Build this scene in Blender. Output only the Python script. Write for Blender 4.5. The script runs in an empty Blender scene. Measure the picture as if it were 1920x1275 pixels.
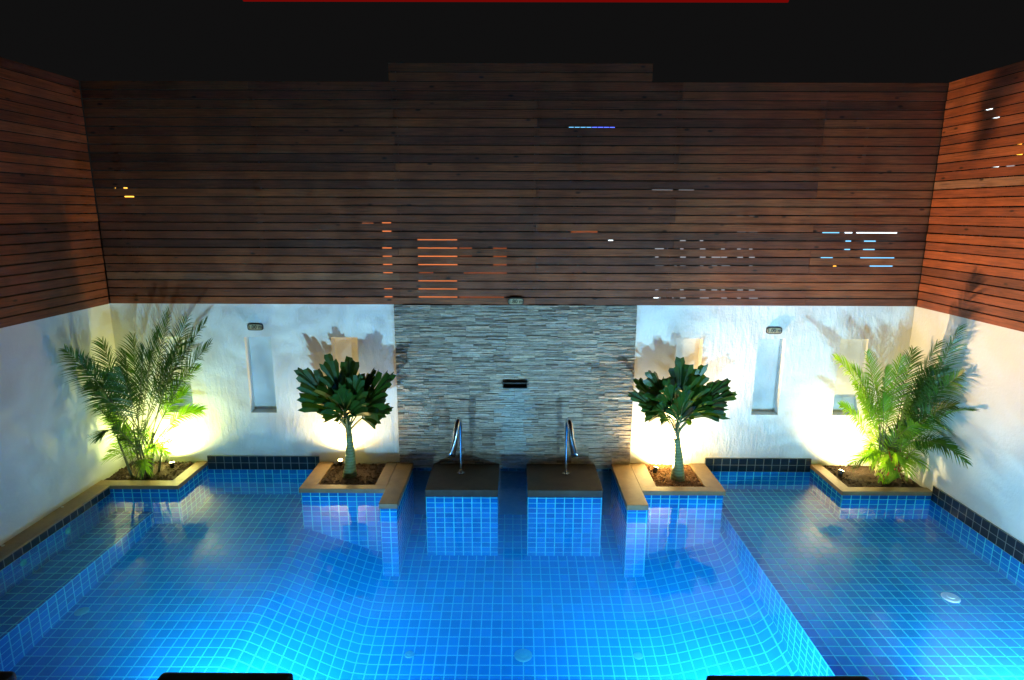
import bpy, bmesh, math, random
from mathutils import Vector, Matrix
R = math.radians
rnd = random.Random(7)
scn = bpy.context.scene
COL = scn.collection

# ------------------------------------------------------------------ camera
F, TH, RO, YA = 1126.6, .2109, .0032, -.0034
CAM = Vector((0, -7.093, 3.203))
def ray(u, v):
    c, s = math.cos(RO), math.sin(RO); a, b = u-960, v-637.5
    px = a*c+b*s; py = -a*s+b*c
    x, uu, d = px/F, -py/F, 1.0
    c, s = math.cos(TH), math.sin(TH)
    y = d*c+uu*s; z = -d*s+uu*c
    c, s = math.cos(YA), math.sin(YA)
    return Vector((x*c+y*s, -x*s+y*c, z))
def aty(u, v, y):
    r = ray(u, v); return CAM + r*((y-CAM.y)/r.y)
fw = ray(960, 637.5); rt = (ray(961, 637.5)-fw).normalized(); up = (ray(960, 636.5)-fw).normalized()
cd = bpy.data.cameras.new('camera'); cam = bpy.data.objects.new('camera', cd); COL.objects.link(cam)
M4 = Matrix((rt, up, -fw.normalized())).transposed().to_4x4(); M4.translation = CAM
cam.matrix_world = M4
cd.sensor_width = 36; cd.lens = F/1920*36; cd.clip_end = 500; cd.clip_start = .05
scn.camera = cam
scn.cycles.volume_bounces = 3

# ------------------------------------------------------------------ world / exposure (night)
w = bpy.data.worlds.new('World'); scn.world = w; w.use_nodes = True
bg = w.node_tree.nodes['Background']; bg.inputs[0].default_value = (1, .97, .98, 1); bg.inputs[1].default_value = .0052
scn.view_settings.view_transform = 'Standard'; scn.view_settings.look = 'None'
scn.view_settings.exposure = 0; scn.view_settings.gamma = 1

# lamps that the photograph shows lit: planter spotlights and underwater pool lights (powers here, lamps made in their builders)
SPOT_W = [25, 22, 27, 23]
BEAM = (980, (1, .62, .28))          # second light added inside the third spotlight, aimed up at the right fence
SPOT_COL = [(.95, .95, .30), (1, .68, .22), (1, .71, .26), (1, .75, .30)]
POOL_W = [172, 172, 135]
POOL_COL = (.38, .785, 1.0)

# ------------------------------------------------------------------ material helpers
def mat(name):
    m = bpy.data.materials.new(name); m.use_nodes = True
    nt = m.node_tree; b = nt.nodes['Principled BSDF']
    return m, nt, b
def N(nt, t, **k):
    n = nt.nodes.new(t)
    for a, v in k.items():
        if a.startswith('i_'): n.inputs[a[2:].replace('_', ' ')].default_value = v
        else: setattr(n, a, v)
    return n
def L(nt, a, b): nt.links.new(a, b)
def ramp(nt, fac, stops):
    r = nt.nodes.new('ShaderNodeValToRGB'); L(nt, fac, r.inputs[0])
    el = r.color_ramp.elements
    while len(el) < len(stops): el.new(.5)
    for e, (p, c) in zip(el, stops): e.position = p; e.color = (*c, 1)
    return r.outputs[0]
def bump(nt, b, h, strength=.3, dist=.01):
    n = N(nt, 'ShaderNodeBump'); n.inputs['Strength'].default_value = strength; n.inputs['Distance'].default_value = dist
    L(nt, h, n.inputs['Height']); L(nt, n.outputs[0], b.inputs['Normal']); return n
def noise(nt, scale, detail=4, vec=None, rough=.55):
    n = N(nt, 'ShaderNodeTexNoise'); n.inputs['Scale'].default_value = scale; n.inputs['Detail'].default_value = detail
    n.inputs['Roughness'].default_value = rough
    if vec is not None: L(nt, vec, n.inputs['Vector'])
    return n.outputs['Fac']
def objco(nt, scale=(1, 1, 1)):
    t = N(nt, 'ShaderNodeTexCoord'); m = N(nt, 'ShaderNodeMapping'); m.inputs['Scale'].default_value = scale
    L(nt, t.outputs['Object'], m.inputs[0]); return m.outputs[0]
def mth(nt, op, a, b=None, clamp=False):
    n = N(nt, 'ShaderNodeMath', operation=op); n.use_clamp = clamp
    for i, v in enumerate((a, b)):
        if v is None: continue
        if isinstance(v, (int, float)): n.inputs[i].default_value = v
        else: L(nt, v, n.inputs[i])
    return n.outputs[0]
def mixc(nt, f, a, b, blend='MIX'):
    n = N(nt, 'ShaderNodeMix', data_type='RGBA', blend_type=blend)
    for s, v in ((n.inputs[0], f), (n.inputs[6], a), (n.inputs[7], b)):
        if isinstance(v, (int, float)): s.default_value = v
        elif isinstance(v, tuple): s.default_value = (*v, 1)
        else: L(nt, v, s)
    return n.outputs[2]

def tile_mat(name, c0, c1, grout, gw=.05, rough=.15):
    m, nt, b = mat(name)
    uv = N(nt, 'ShaderNodeUVMap'); sp = N(nt, 'ShaderNodeSeparateXYZ'); L(nt, uv.outputs[0], sp.inputs[0])
    masks = []; fl = []
    for k in 'XY':
        fr = mth(nt, 'FRACT', sp.outputs[k]); d = mth(nt, 'ABSOLUTE', mth(nt, 'SUBTRACT', fr, .5))
        masks.append(d); fl.append(mth(nt, 'FLOOR', sp.outputs[k]))
    mx = mth(nt, 'MAXIMUM', masks[0], masks[1])
    mr = N(nt, 'ShaderNodeMapRange'); mr.inputs[1].default_value = .5-gw; mr.inputs[2].default_value = .5-gw+.04
    L(nt, mx, mr.inputs[0]); g = mr.outputs[0]
    cb = N(nt, 'ShaderNodeCombineXYZ'); L(nt, fl[0], cb.inputs[0]); L(nt, fl[1], cb.inputs[1])
    wn = N(nt, 'ShaderNodeTexWhiteNoise', noise_dimensions='3D'); L(nt, cb.outputs[0], wn.inputs[0])
    tone = mixc(nt, wn.outputs['Value'], c0, c1)
    nz = noise(nt, 9, 3, objco(nt)); gcol = mixc(nt, nz, grout, tuple(x*.72 for x in grout))
    L(nt, mixc(nt, g, tone, gcol), b.inputs['Base Color'])
    L(nt, mth(nt, 'ADD', mth(nt, 'MULTIPLY', g, .6), rough, True), b.inputs['Roughness'])
    bump(nt, b, mth(nt, 'SUBTRACT', 1, g), .5, .003)
    return m
M = {}
M['tile'] = tile_mat('blue_tile', (.002, .16, .50), (.005, .25, .70), (.10, .98, .95), .072)
M['navy'] = tile_mat('navy_edge_tile', (.001, .008, .30), (.002, .012, .40), (.25, .75, .85), .06)
M['dark'] = tile_mat('shaded_waterline_tile', (.012, .022, .035), (.02, .035, .05), (.30, .32, .27), .05)  # lack of lamp light above the water is put into this tile colour

def stucco():
    m, nt, b = mat('white_stucco'); v = objco(nt)
    n1 = noise(nt, 1.3, 5, v); n2 = noise(nt, 38, 6, v, .65); vs = objco(nt, (1, 1, .28)); n3 = noise(nt, 16, 3, vs)
    L(nt, ramp(nt, n1, [(.3, (.80, .80, .78)), (.7, (.87, .87, .85))]), b.inputs['Base Color'])
    b.inputs['Roughness'].default_value = .8
    h = mth(nt, 'ADD', mth(nt, 'MULTIPLY', n2, .5), mth(nt, 'MULTIPLY', mth(nt, 'POWER', n3, 2.5), 1.5))
    bump(nt, b, h, .55, .012); return m
M['stucco'] = stucco()
def plaster():
    m, nt, b = mat('white_plaster'); v = objco(nt)
    L(nt, ramp(nt, noise(nt, 1.1, 5, v), [(.3, (.68, .68, .66)), (.7, (.78, .78, .76))]), b.inputs['Base Color'])
    b.inputs['Roughness'].default_value = .75; bump(nt, b, noise(nt, 30, 5, v), .25, .008); return m
M['plaster'] = plaster()
def wood():
    m, nt, b = mat('stained_timber')
    at = N(nt, 'ShaderNodeAttribute', attribute_name='tone'); sp = N(nt, 'ShaderNodeSeparateColor'); L(nt, at.outputs['Color'], sp.inputs[0])
    uv = N(nt, 'ShaderNodeUVMap'); mp = N(nt, 'ShaderNodeMapping'); mp.inputs['Scale'].default_value = (1.5, 28, 1); L(nt, uv.outputs[0], mp.inputs[0])
    off = N(nt, 'ShaderNodeVectorMath', operation='ADD'); L(nt, mp.outputs[0], off.inputs[0])
    cb = N(nt, 'ShaderNodeCombineXYZ'); L(nt, mth(nt, 'MULTIPLY', sp.outputs[1], 40), cb.inputs[0]); L(nt, mth(nt, 'MULTIPLY', sp.outputs[2], 40), cb.inputs[2]); L(nt, cb.outputs[0], off.inputs[1])
    g = noise(nt, 2.2, 7, off.outputs[0], .7)
    blot = noise(nt, 2.3, 3, objco(nt))
    mp2 = N(nt, 'ShaderNodeMapping'); mp2.inputs['Scale'].default_value = (3.2, 7, 1); L(nt, uv.outputs[0], mp2.inputs[0])
    vo = N(nt, 'ShaderNodeTexVoronoi', voronoi_dimensions='3D'); vo.inputs['Scale'].default_value = 1
    off2 = N(nt, 'ShaderNodeVectorMath', operation='ADD'); L(nt, mp2.outputs[0], off2.inputs[0]); L(nt, cb.outputs[0], off2.inputs[1]); L(nt, off2.outputs[0], vo.inputs['Vector'])
    knot = ramp(nt, vo.outputs['Distance'], [(.06, (.08, .08, .08)), (.13, (1, 1, 1))])
    base = ramp(nt, sp.outputs[0], [(0, (.20, .055, .025)), (.35, (.36, .09, .032)), (.7, (.50, .125, .035)), (1, (.40, .20, .11))])
    c = mixc(nt, 1.0, base, ramp(nt, g, [(.25, (.22, .21, .22)), (.5, (.8, .8, .82)), (.75, (1.3, 1.25, 1.2))]), 'MULTIPLY')
    c = mixc(nt, .8, c, ramp(nt, blot, [(.35, (.66, .67, .70)), (.65, (1.08, 1.06, 1.05))]), 'MULTIPLY')
    c = mixc(nt, .9, c, knot, 'MULTIPLY')
    L(nt, c, b.inputs['Base Color']); b.inputs['Roughness'].default_value = .62
    bump(nt, b, g, .4, .004); return m
M['wood'] = wood()
def stone():
    m, nt, b = mat('ledge_stone')
    at = N(nt, 'ShaderNodeAttribute', attribute_name='tone'); sp = N(nt, 'ShaderNodeSeparateColor'); L(nt, at.outputs['Color'], sp.inputs[0])
    base = ramp(nt, sp.outputs[0], [(0, (.24, .17, .13)), (.3, (.46, .36, .28)), (.6, (.60, .49, .40)), (.85, (.66, .49, .35)), (1, (.74, .65, .55))])
    base = mixc(nt, mth(nt, 'MULTIPLY', sp.outputs[2], .6), base, (.56, .64, .62))
    v = objco(nt, (1, 1, 2.6)); n1 = noise(nt, 14, 7, v, .7)
    c = mixc(nt, .9, base, ramp(nt, n1, [(.3, (.5, .5, .52)), (.7, (1.2, 1.2, 1.15))]), 'MULTIPLY')
    L(nt, c, b.inputs['Base Color']); b.inputs['Roughness'].default_value = .55
    bump(nt, b, noise(nt, 30, 8, v, .75), .9, .02); return m
M['stone'] = stone()
def rough_mat(name, c0, c1, sc=12, rough=.6, bs=.3, bd=.005, metal=0):
    m, nt, b = mat(name); v = objco(nt)
    L(nt, ramp(nt, noise(nt, sc, 6, v, .65), [(.3, c0), (.7, c1)]), b.inputs['Base Color'])
    b.inputs['Roughness'].default_value = rough; b.inputs['Metallic'].default_value = metal
    bump(nt, b, noise(nt, sc*6, 5, v), bs, bd); return m
M['coping'] = rough_mat('brown_sandstone_coping', (.26, .16, .075), (.42, .27, .12), 5, .45, .35, .004)
M['slab'] = rough_mat('dark_stone_slab', (.06, .04, .022), (.115, .08, .048), 6, .5, .3, .004)
M['soil'] = rough_mat('dark_soil', (.045, .025, .014), (.12, .065, .032), 30, .9, 1, .02)
M['chip'] = rough_mat('bark_chips', (.16, .06, .02), (.40, .20, .08), 60, .8, .5, .004)
M['steel'] = rough_mat('stainless_steel', (.55, .56, .57), (.66, .67, .68), 8, .18, .05, .001, 1)
M['gunmetal'] = rough_mat('dark_metal', (.05, .05, .05), (.10, .10, .10), 8, .4, .1, .001, .8)
M['black'] = rough_mat('dark_wicker', (.012, .009, .007), (.03, .022, .016), 40, .6, .6, .004)
M['cushion'] = rough_mat('dark_cushion_cloth', (.025, .017, .012), (.04, .028, .02), 50, .9, .4, .002)
M['facade'] = rough_mat('night_facade', (.05, .05, .052), (.08, .08, .08), 3, .8)
M['ground'] = rough_mat('ground_paving', (.10, .09, .08), (.16, .15, .13), 2, .85)
M['deck'] = rough_mat('brown_stone_deck', (.16, .12, .085), (.24, .18, .12), 3, .6)
M['plastic'] = rough_mat('pale_plastic', (.10, .50, .42), (.14, .60, .50), 8, .35, .1, .001)
M['white'] = rough_mat('white_plastic', (.75, .75, .72), (.8, .8, .78), 8, .4, .1, .001)
M['plaque'] = rough_mat('cream_ceramic', (.42, .32, .18), (.55, .44, .27), 20, .35, .1, .001)
M['plaque_frame'] = rough_mat('brown_plaque_frame', (.035, .022, .014), (.07, .045, .03), 20, .45, .3, .002)
M['stem'] = rough_mat('palm_stem', (.10, .12, .04), (.22, .20, .08), 14, .55, .4, .004)
def trunkm():
    m, nt, b = mat('ringed_palm_trunk'); v = objco(nt, (1, 1, 1))
    wv = N(nt, 'ShaderNodeTexWave', wave_type='BANDS', bands_direction='Z'); wv.inputs['Scale'].default_value = 9; wv.inputs['Distortion'].default_value = 2.5; wv.inputs['Detail'].default_value = 4
    L(nt, v, wv.inputs[0])
    c = ramp(nt, wv.outputs['Fac'], [(.0, (.15, .18, .06)), (.2, (.22, .26, .10)), (1, (.25, .30, .13))])
    c = mixc(nt, .7, c, ramp(nt, noise(nt, 9, 5, v), [(.3, (.6, .6, .55)), (.7, (1.1, 1.1, 1.1))]), 'MULTIPLY')
    L(nt, c, b.inputs['Base Color']); b.inputs['Roughness'].default_value = .6; bump(nt, b, wv.outputs['Fac'], .5, .006); return m
M['trunk'] = trunkm()
def leafm(name, c0, c1, tr):
    m, nt, b = mat(name); v = objco(nt)
    c = ramp(nt, noise(nt, 7, 4, v), [(.3, c0), (.7, c1)])
    L(nt, c, b.inputs['Base Color']); b.inputs['Roughness'].default_value = .38
    t = N(nt, 'ShaderNodeBsdfTranslucent'); L(nt, mixc(nt, 1, c, (1.5, 1.7, .5), 'MULTIPLY'), t.inputs[0])
    mx = N(nt, 'ShaderNodeMixShader'); mx.inputs[0].default_value = tr
    L(nt, b.outputs[0], mx.inputs[1]); L(nt, t.outputs[0], mx.inputs[2])
    L(nt, mx.outputs[0], nt.nodes['Material Output'].inputs[0]); return m
M['areca'] = leafm('areca_leaf', (.04, .10, .012), (.085, .18, .022), .3)
M['areca_young_lit'] = leafm('young_lit_areca_leaf', (.14, .28, .02), (.25, .40, .03), .45)  # paler leaf colour, also painted-in lamp light for fronds near the spotlights
M['broad'] = leafm('broad_palm_leaf', (.014, .048, .004), (.03, .085, .007), .14)
M['redleaf'] = leafm('red_leaf', (.30, .04, .02), (.40, .10, .03), .3)
def emit(name, c, s):
    m = bpy.data.materials.new(name); m.use_nodes = True; nt = m.node_tree; nt.nodes.clear()
    o = N(nt, 'ShaderNodeOutputMaterial'); e = N(nt, 'ShaderNodeEmission'); e.inputs[0].default_value = (*c, 1); e.inputs[1].default_value = s
    L(nt, e.outputs[0], o.inputs[0]); return m
def water():
    m = bpy.data.materials.new('pool_water'); m.use_nodes = True; nt = m.node_tree; nt.nodes.clear()
    o = N(nt, 'ShaderNodeOutputMaterial')
    gl = N(nt, 'ShaderNodeBsdfGlossy'); gl.inputs['Roughness'].default_value = .045
    tr = N(nt, 'ShaderNodeBsdfTransparent'); tr.inputs[0].default_value = (.95, .99, 1, 1)
    g = N(nt, 'ShaderNodeNewGeometry'); fr = N(nt, 'ShaderNodeFresnel')
    ior = mth(nt, 'ADD', mth(nt, 'MULTIPLY', g.outputs['Backfacing'], 1/1.33-1.33), 1.33); L(nt, ior, fr.inputs[0])
    v = objco(nt); b = N(nt, 'ShaderNodeBump'); b.inputs['Strength'].default_value = .14; b.inputs['Distance'].default_value = .02
    L(nt, noise(nt, 5, 3, v), b.inputs['Height']); L(nt, b.outputs[0], gl.inputs['Normal'])
    mx = N(nt, 'ShaderNodeMixShader'); L(nt, fr.outputs[0], mx.inputs[0]); L(nt, tr.outputs[0], mx.inputs[1]); L(nt, gl.outputs[0], mx.inputs[2])
    L(nt, mx.outputs[0], o.inputs[0])
    pv = N(nt, 'ShaderNodeVolumePrincipled'); pv.inputs['Color'].default_value = (.01, .56, .96, 1)
    pv.inputs['Density'].default_value = .42; pv.inputs['Anisotropy'].default_value = .1
    L(nt, pv.outputs[0], o.inputs['Volume']); return m
M['water'] = water()

# ------------------------------------------------------------------ mesh helpers
class MB:
    def __init__(s): s.v = []; s.f = []; s.uv = []; s.mi = []; s.col = []
    def quad(s, pts, uvs=None, mi=0, tone=None):
        i = len(s.v); s.v += [tuple(p) for p in pts]; s.f.append(tuple(range(i, i+len(pts))))
        s.uv.append(uvs or [(0, 0)]*len(pts)); s.mi.append(mi); s.col.append(tone or (0.5, .5, .5))
    def box(s, x0, x1, y0, y1, z0, z1, mi=0, tone=None, uvm=None):
        P = lambda x, y, z: (x, y, z)
        u = uvm or (lambda p, ax: {'x': (p[1], p[2]), 'y': (p[0], p[2]), 'z': (p[0], p[1])}[ax])
        for ax, q in (('y', [P(x0, y0, z0), P(x1, y0, z0), P(x1, y0, z1), P(x0, y0, z1)]), ('y', [P(x1, y1, z0), P(x0, y1, z0), P(x0, y1, z1), P(x1, y1, z1)]),
                      ('x', [P(x1, y0, z0), P(x1, y1, z0), P(x1, y1, z1), P(x1, y0, z1)]), ('x', [P(x0, y1, z0), P(x0, y0, z0), P(x0, y0, z1), P(x0, y1, z1)]),
                      ('z', [P(x0, y0, z1), P(x1, y0, z1), P(x1, y1, z1), P(x0, y1, z1)]), ('z', [P(x0, y1, z0), P(x1, y1, z0), P(x1, y0, z0), P(x0, y0, z0)])):
            s.quad(q, [u(p, ax) for p in q], mi, tone)
    def tube(s, pts, rad, n=8, mi=0, cap=True, flat=None):
        pts = [Vector(p) for p in pts]; rings = []
        if not isinstance(rad, (list, tuple)): rad = [rad]*len(pts)
        ref = Vector((0, 0, 1))
        t0 = (pts[1]-pts[0]).normalized()
        if abs(t0.dot(ref)) > .9: ref = Vector((1, 0, 0))
        a = t0.cross(ref).normalized()
        for i, p in enumerate(pts):
            t = (pts[min(i+1, len(pts)-1)]-pts[max(i-1, 0)]).normalized()
            a = (a - t*a.dot(t)).normalized(); b = t.cross(a)
            fa, fb = flat[i] if flat else (1, 1)
            base = len(s.v)
            for k in range(n):
                th = 2*math.pi*k/n; s.v.append(tuple(p + a*math.cos(th)*rad[i]*fa + b*math.sin(th)*rad[i]*fb))
            rings.append(base)
        def addf(f): s.f.append(f); s.uv.append([(0, 0)]*len(f)); s.mi.append(mi); s.col.append((.5, .5, .5))
        for r0, r1 in zip(rings, rings[1:]):
            for k in range(n): addf((r0+k, r0+(k+1) % n, r1+(k+1) % n, r1+k))
        if cap: addf(tuple(range(rings[0]+n-1, rings[0]-1, -1))); addf(tuple(range(rings[-1], rings[-1]+n)))
    def disc(s, c, nrm, r, h, n=28, mi=0):
        nrm = Vector(nrm).normalized(); c = Vector(c); s.tube([c, c+nrm*h*.6, c+nrm*h], [r, r, r*.9], n, mi)
    def build(s, name, mats, parent=None, smooth=False, bevel=0, merge=False):
        me = bpy.data.meshes.new(name); me.from_pydata(s.v, [], s.f)
        if not isinstance(mats, (list, tuple)): mats = [mats]
        for m in mats: me.materials.append(m)
        me.uv_layers.new(name='UVMap'); me.color_attributes.new('tone', 'FLOAT_COLOR', 'CORNER')
        uvl = me.uv_layers['UVMap']; at = me.color_attributes['tone']
        li = 0
        for p, uvs, mi, c in zip(me.polygons, s.uv, s.mi, s.col):
            p.material_index = mi; p.use_smooth = smooth
            for k in range(len(uvs)):
                uvl.data[li].uv = uvs[k]; at.data[li].color = (*c, 1); li += 1
        if merge or bevel:
            bm = bmesh.new(); bm.from_mesh(me); bmesh.ops.remove_doubles(bm, verts=bm.verts, dist=1e-5)
            bm.to_mesh(me); bm.free()
        o = bpy.data.objects.new(name, me); COL.objects.link(o)
        if bevel:
            b = o.modifiers.new('bevel', 'BEVEL'); b.width = bevel; b.segments = 2; b.limit_method = 'ANGLE'; b.angle_limit = R(50)
        if parent: o.parent = parent; o.matrix_parent_inverse = parent.matrix_world.inverted()
        return o
def tag(o, label, cat, group=None):
    o['label'] = label; o['category'] = cat
    if group: o['group'] = group
    return o
def struct(o): o['kind'] = 'structure'; return o
def empty(name, loc, label, cat, group=None):
    o = bpy.data.objects.new(name, None); o.empty_display_size = .1; COL.objects.link(o); o.location = loc
    o.matrix_world = Matrix.Translation(loc); return tag(o, label, cat, group)

# ------------------------------------------------------------------ pool geometry
XW0, XW1 = -4.84, 4.77           # side walls
YN = -3.97                       # near pool wall
T = .105                         # tile pitch
def tv(z): return z/.09 if z > 0 else z/.062
def zl(y): return -.34+.08*y      # left floor
def zd(y): return -.60+.17*y      # deep floor
def zr(y): return -.42+.12*y      # base of the right wall
def sm(t): t = max(0, min(1, t)); return t*t*(3-2*t)
def floor_z(x, y):
    a, b, c = zl(y), zd(y), zr(y)
    def lin(x):
        if x < -2.42: return a
        if x < -1.5: return a+(b-a)*(x+2.42)/.92
        if x < 1.45: return b
        return b+(c-b)*(x-1.45)/1.0
    k = .07 if x < -2 else .16
    z = (lin(x-k)+2*lin(x)+lin(x+k))/4
    if x > 2.27: z = z + .09*((x-2.27)/.18)**2
    return z
b = MB()
xs = [-4.2+i*.075 for i in range(int(6.6/.075)+1)]; xs = [x for x in xs if x < 2.44]+[2.45]
ys = [YN*i/23 for i in range(24)]
def arc(x):                       # surface length for the tile count on the slopes
    return x + (0 if x < -2.42 else .06*min(1, (x+2.42)/.92))
for x0, x1 in zip(xs, xs[1:]):
    for y0, y1 in zip(ys, ys[1:]):
        q = [(x0, y1), (x1, y1), (x1, y0), (x0, y0)]
        b.quad([(x, y, floor_z(x, y)) for x, y in q], [((arc(x)+.05)/T, y/T) for x, y in q])
struct(b.build('pool_floor', M['tile'], smooth=True, merge=True))
def vwall(b, p0, p1, z0, z1, mi=0, off=0, n=1):
    """vertical tiled face from p0 to p1 (plan), z0 low, z1 high, split at the water line"""
    p0 = Vector(p0); p1 = Vector(p1); Ln = (p1-p0).length
    for a, c in ((z0, min(0, z1)), (max(0, z0), z1)):
        if c <= a: continue
        b.quad([(*p0, a), (*p1, a), (*p1, c), (*p0, c)], [(off, tv(a)), (off+Ln/T, tv(a)), (off+Ln/T, tv(c)), (off, tv(c))], mi)
b = MB()
vwall(b, (XW0, -.012), (XW1, -.012), -1.4, 0)
b.quad([(XW0, YN, -1.4), (XW1, YN, -1.4), (XW1, YN, .1), (XW0, YN, .1)], [(0, -14), (91, -14), (91, 1), (0, 1)])
vwall(b, (XW1-.012, -.0), (XW1-.012, YN), -1.4, 0)
struct(b.build('pool_wall', [M['tile']]))
b = MB()                          # bench on the left
b.quad([(-4.65, YN, -.24), (-4.2, YN, -.24), (-4.2, 0, -.24), (-4.65, 0, -.24)], [(0, YN/T), (4.3, YN/T), (4.3, 0), (0, 0)])
vwall(b, (-4.2, 0), (-4.2, YN), -1.3, -.24); vwall(b, (-4.65, 0), (-4.65, YN), -.24, 0)
struct(b.build('pool_bench', M['tile']))
b = MB()                          # shallow ledge on the right
b.quad([(2.55, YN, -.24), (XW1, YN, -.24), (XW1, 0, -.24), (2.55, 0, -.24)], [(0, YN/T), ((XW1-2.55)/T, YN/T), ((XW1-2.55)/T, 0), (0, 0)])
b.quad([(2.45, YN, -.24), (2.55, YN, -.24), (2.55, 0, -.24), (2.45, 0, -.24)], [(0, YN/T), (1, YN/T), (1, 0), (0, 0)], 1)
vwall(b, (2.45, 0), (2.45, YN), -1.3, -.24)
struct(b.build('pool_ledge', [M['tile'], M['navy']]))
b = MB(); b.box(-4.65, XW1-.013, YN, -.013, -1.6, 0)
wo = b.build('water', M['water'], merge=True); struct(wo)

# deck and side coping
b = MB(); b.box(XW0-.3, XW1+.3, -10.5, YN-.002, -1.6, .098)
struct(b.build('pool_deck', M['deck']))
b = MB(); b.quad([(-300, -300, -1.7), (300, -300, -1.7), (300, 300, -1.7), (-300, 300, -1.7)]); struct(b.build('ground', M['ground']))
t = empty('side_coping', (-4.75, -2, .1), 'brown stone coping running along the foot of the left white wall', 'coping')
b = MB(); yy = -.70; tn = 0
while yy > YN+.01:
    y2 = max(YN, yy-.62); b.box(-4.84, -4.645, y2+.003, yy, .082, .104); yy = y2
b.build('coping_slab', M['coping'], t, bevel=.003)
b = MB(); vwall(b, (-4.652, -.70), (-4.652, YN), 0, .082); b.build('waterline_tile', M['dark'], t)
for (y, lab) in ((-1.22, 'small white button on the left coping, nearer the corner planter'), (-1.98, 'small white button on the left coping, nearer the frame edge')):
    b = MB(); b.disc((-4.81, y, .104), (0, 0, 1), .014, .008, 16); tag(b.build('air_button', M['white'], smooth=True), lab, 'button', 'white buttons on the side coping')
t = empty('waterline_tiling', (4.7, -2, .09), 'two rows of shade-darkened waterline tiles along the foot of the right white wall', 'tiling')
b = MB(); vwall(b, (4.756, -.76), (4.756, YN), 0, .18); b.quad([(4.756, -.76, .18), (4.756, YN, .18), (4.78, YN, .18), (4.78, -.76, .18)], [(0, .1)]*4); b.build('tile_row', M['dark'], t)
for x0, x1, lab in ((-3.86, -2.45, 'two rows of shade-darkened waterline tiles left of the stone wall'), (2.41, 3.74, 'two rows of shade-darkened waterline tiles right of the stone wall')):
    t = empty('waterline_tiling', ((x0+x1)/2, 0, .09), lab, 'tiling')
    b = MB(); vwall(b, (x0, -.018), (x1, -.018), 0, .18); b.quad([(x0, -.018, .18), (x1, -.018, .18), (x1, .01, .18), (x0, .01, .18)], [(0, .1)]*4)
    vwall(b, (x0, 0.01), (x0, -.018), 0, .18); vwall(b, (x1, -.018), (x1, 0.01), 0, .18); b.build('tile_row', M['dark'], t)

# ------------------------------------------------------------------ white walls with niches
def wall_holes(name, label, x0, x1, holes, z0=-1.6, z1=2.115, sub=False):
    t = empty(name, ((x0+x1)/2, 0, 0), label, 'wall')
    b = MB(); D = .13; za, zb = .75, 1.71
    xs = sorted([x0, x1]+[h for hh in holes for h in hh])
    for a, c in zip(xs, xs[1:]):
        ish = any(abs(a-h[0]) < 1e-6 for h in holes)
        segs = [(z0, z1)] if not ish else [(z0, za), (zb, z1)]
        for p, q in segs: b.quad([(a, 0, p), (c, 0, p), (c, 0, q), (a, 0, q)])
    b.quad([(x0, 0, z1), (x1, 0, z1), (x1, .3, z1), (x0, .3, z1)]); b.quad([(x1, .3, z0), (x0, .3, z0), (x0, .3, z1), (x1, .3, z1)])
    b.quad([(x0, .3, z0), (x0, 0, z0), (x0, 0, z1), (x0, .3, z1)]); b.quad([(x1, 0, z0), (x1, .3, z0), (x1, .3, z1), (x1, 0, z1)])
    b.build('wall_face', M['stucco'], t)
    for a, c in holes:
        n = MB(); n.quad([(a, D, za), (c, D, za), (c, D, zb), (a, D, zb)]); n.quad([(a, 0, za), (c, 0, za), (c, D, za), (a, D, za)])
        n.quad([(a, 0, zb), (a, D, zb), (c, D, zb), (c, 0, zb)]); n.quad([(a, 0, za), (a, D, za), (a, D, zb), (a, 0, zb)]); n.quad([(c, 0, za), (c, 0, zb), (c, D, zb), (c, D, za)])
        n.build('niche', M['plaster'], t)
    return t
wall_holes('white_wall', 'white stucco back wall with three niches, left of the stone wall', XW0, -1.43, [(-4.29, -3.97), (-3.26, -2.94), (-2.21, -1.89)])
wall_holes('white_wall', 'white stucco back wall with three niches, right of the stone wall', 1.46, XW1, [(1.96, 2.28), (2.94, 3.27), (3.94, 4.27)])
b = MB(); b.box(XW0-.25, XW0, -10.5, .3, -1.6, 2.115)
tag(b.build('white_wall', M['plaster']), 'white side wall on the left under the dark timber fence', 'wall')
b = MB(); b.box(XW1, XW1+.25, -10.5, .3, -1.6, 2.115)
tag(b.build('white_wall', M['plaster']), 'white side wall on the right under the orange-lit timber fence', 'wall')

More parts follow.
